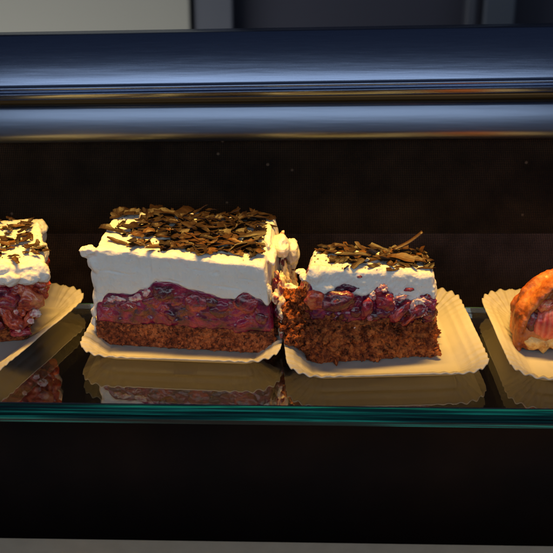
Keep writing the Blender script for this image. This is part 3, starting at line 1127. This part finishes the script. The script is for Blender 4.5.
def arc(y0, z0, y1, z1, bulge, n=14):
    """points from (y0,z0) to (y1,z1) bulging towards the camera (-y)"""
    out = []
    a, b = V((y0, z0)), V((y1, z1))
    d = (b - a)
    nrm = V((-abs(d.y), 0)).normalized() if abs(d.y) > abs(d.x) else V((0, 1))
    for i in range(n + 1):
        s = i / n
        out.append(tuple(a + d * s + nrm * bulge * 4 * s * (1 - s)))
    return out


yr = 7.0
zt, zm = zrow(31, yr), zrow(84, yr)


def tilt_prof(y0, z0, z1, t0, t1, n=20, ease=1.0):
    """profile from z0 down to z1 ending at y0; face tilt goes from t0 to t1 degrees (0 = upright, + = facing up)"""
    pts = [(y0, z1)]
    for i in range(n):
        f = 1 - (i + .5) / n
        tl = t0 + (t1 - t0) * f ** ease
        dz = (z0 - z1) / n
        y, z = pts[-1]
        pts.append((y + tan(R(tl)) * dz, z + dz))
    return pts[::-1]


up_prof = tilt_prof(yr, zt - .30, zm + .06, 60, 17, 24, .38)
up_prof += [(yr - .05, zm + .02), (yr - .075, zm - .03), (yr - .08, zm - .08), (yr - .04, zm - .14), (yr + .15, zm - .19)]
up_prof += [(yr + .30, zm - .24), (yr + .30, zm - .32)] + tilt_prof(yr + .12, zm - .34, zrow(97, yr), -4, -45, 8) + \
    [(yr + 2.9, zrow(97, yr)), (yr + 2.9, up_prof[0][1] - .1)]
o = extrude_x(up_prof, -34, 34, 1.15, 'steel_rail', MR1, pivot_z=zm)
o['label'] = 'broad upper brushed steel rail with a rounded dark blue top behind the cakes'
o['category'] = 'rail'
o['group'] = 'steel rails behind the shelf'
z0, z1 = zrow(106.5, yr), zrow(141, yr)
lo_prof = tilt_prof(yr, z0, z1 + .42, 24, -2, 12)
q = lo_prof[-1]
for i in range(1, 9):
    an = R(-8 - 56 * i / 8)
    q = (q[0] - sin(an) * .08, q[1] - cos(an) * .085)
    lo_prof.append(q)
lo_prof += [(yr + 1.6, q[1]), (yr + 1.6, z0)]
o = extrude_x(lo_prof, -34, 34, .85, 'steel_rail', MR2, pivot_z=z0)
o['label'] = 'narrow lower brushed steel rail with a golden glint along its bottom edge'
o['category'] = 'rail'
o['group'] = 'steel rails behind the shelf'
t = NT('brown_seal')
MSEAL = t.done(t.pbsdf(Base_Color=(.13, .065, .016), Roughness=.35, Metallic=.7))
zg0, zg1 = zrow(96, yr), zrow(109, yr)
o = extrude_x([(yr + 1.0, zg0), (yr + .75, (zg0 + zg1) / 2), (yr + 1.0, zg1), (yr + 1.5, zg1), (yr + 1.5, zg0)], -34, 34, 1.0, 'rubber_seal', MSEAL,
              pivot_z=zg0)
o['label'] = 'thin dark brown seal strip in the gap between the two steel rails'
o['category'] = 'seal strip'

# ---------------------------------------------------------------- setting
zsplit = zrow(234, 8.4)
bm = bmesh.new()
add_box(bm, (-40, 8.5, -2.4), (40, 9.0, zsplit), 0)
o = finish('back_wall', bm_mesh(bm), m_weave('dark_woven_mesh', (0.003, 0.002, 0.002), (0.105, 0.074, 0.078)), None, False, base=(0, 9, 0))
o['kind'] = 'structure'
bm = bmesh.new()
add_box(bm, (-40, 8.5, zsplit + .004), (40, 9.0, zrow(125, 8.3)), 0)  # same weave in a darker colour, painting the edge of a reflection
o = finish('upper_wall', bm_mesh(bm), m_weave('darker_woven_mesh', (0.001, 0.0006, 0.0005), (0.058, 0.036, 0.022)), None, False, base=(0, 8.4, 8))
o['kind'] = 'structure'
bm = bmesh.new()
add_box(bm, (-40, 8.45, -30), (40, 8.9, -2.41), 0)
t = NT('near_black_wall')  # separate wall piece, near black all over, below the woven one
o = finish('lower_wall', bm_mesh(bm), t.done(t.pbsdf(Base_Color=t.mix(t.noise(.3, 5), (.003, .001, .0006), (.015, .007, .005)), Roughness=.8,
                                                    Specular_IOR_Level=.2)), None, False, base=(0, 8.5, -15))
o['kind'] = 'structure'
# counter ledge below the shelf
bm = bmesh.new()
ye = -6.0
ze = zrow(541, ye)
add_box(bm, (-40, ye - 4, ze - 3), (40, ye, ze), .12, 3)
bm.transform(yaw)
o = finish('counter_ledge', bm_mesh(bm), m_plain('cream_laminate', (.55, .45, .34), .35), None, False, base=(0, ye, ze))
o['kind'] = 'structure'
# the dark room behind the counter
yR = 95.0


def xcol(px, y, row=10):
    d = fw + upv * ((276.5 - row) / FPX)
    return (px - 276.5) / FPX / d.y * (y - CAM.y)


bm = bmesh.new()
add_box(bm, (-160, yR, -60), (160, yR + 3, 90))
o = finish('room_wall', bm_mesh(bm), m_plain('dark_blue_wall', (.022, .025, .048), .7, nscale=.05), None, False, base=(0, yR, 0))
o['kind'] = 'structure'
bm = bmesh.new()
add_box(bm, (-150, -150, -75), (150, 120, -72))
o = finish('floor', bm_mesh(bm), m_plain('dark_floor', (.05, .045, .04), .5, nscale=.05), None, False, base=(0, 0, -72))
o['kind'] = 'structure'


def panel(x0, x1, y, name, label, cat, mat, d=2.5):
    bm = bmesh.new()
    add_box(bm, (x0, y, -71), (x1, y + d, 60), .3, 2)
    o = finish(name, bm_mesh(bm), mat, None, False, base=((x0 + x1) / 2, y, -71))
    o['label'] = label
    o['category'] = cat
    return o


panel(xcol(-60, yR - 6), xcol(190, yR - 6), yR - 6, 'wall_panel', 'plain grey green panel above the rail at the upper left', 'panel',
      m_plain('grey_green_panel', (.30, .30, .27), .7, nscale=.04, var=.05))
panel(xcol(194, yR - 5), xcol(233, yR - 5), yR - 5, 'door_post', 'slate blue upright post beside the grey green panel', 'post',
      m_plain('slate_blue_paint', (.075, .085, .115), .6, nscale=.04))
panel(xcol(466, yR - 5), xcol(477, yR - 5), yR - 5, 'door_post', 'narrow dim upright post above the rail on the right', 'post',
      m_plain('dim_blue_paint', (.045, .052, .075), .6, nscale=.04))
panel(xcol(484, yR - 5), xcol(516, yR - 5), yR - 5, 'door_post', 'wider dim upright post above the rail near the upper right corner', 'post',
      m_plain('dim_slate_paint', (.05, .065, .095), .6, nscale=.04))


# ---------------------------------------------------------------- lights
def area(name, loc, target, sx, sy, power, col, spread=180):
    ld = bpy.data.lights.new(name, 'AREA')
    ld.shape = 'RECTANGLE'
    ld.size, ld.size_y = sx * S, sy * S
    ld.energy = power
    ld.color = col
    ld.spread = R(spread)
    o = link(bpy.data.objects.new(name, ld))
    o.location = V(loc) * S
    o.rotation_euler = (V(target) - V(loc)).to_track_quat('-Z', 'Y').to_euler()
    return o


area('case_lamp', (0, 2.1, 21), (0, 2.0, 0), 80, 1.2, .66, (1.0, .535, .10), 50)
area('window_light', (-5, -85, 40), (0, 0, 3), 320, 32, 6.2, (.80, .90, 1.0))
area('backdrop_fill', (-45, 45, -38), (-45, 95, 10), 60, 40, 3.3, (1.0, .96, .88))  # unseen fill light added to brighten the room wall and panel

w = bpy.data.worlds.new('World')
scn.world = w
w.use_nodes = True
bg = w.node_tree.nodes['Background']
bg.inputs[0].default_value = (.35, .45, .75, 1)
bg.inputs[1].default_value = .07

scn.view_settings.view_transform = 'Standard'
scn.view_settings.look = 'None'
scn.view_settings.gamma = 1
scn.view_settings.exposure = 0
scn.cycles.use_denoising = True
scn.cycles.max_bounces = 14
scn.cycles.transmission_bounces = 10
scn.cycles.glossy_bounces = 6
scn.cycles.sample_clamp_indirect = 4
scn.cycles.caustics_refractive = False
scn.cycles.caustics_reflective = False
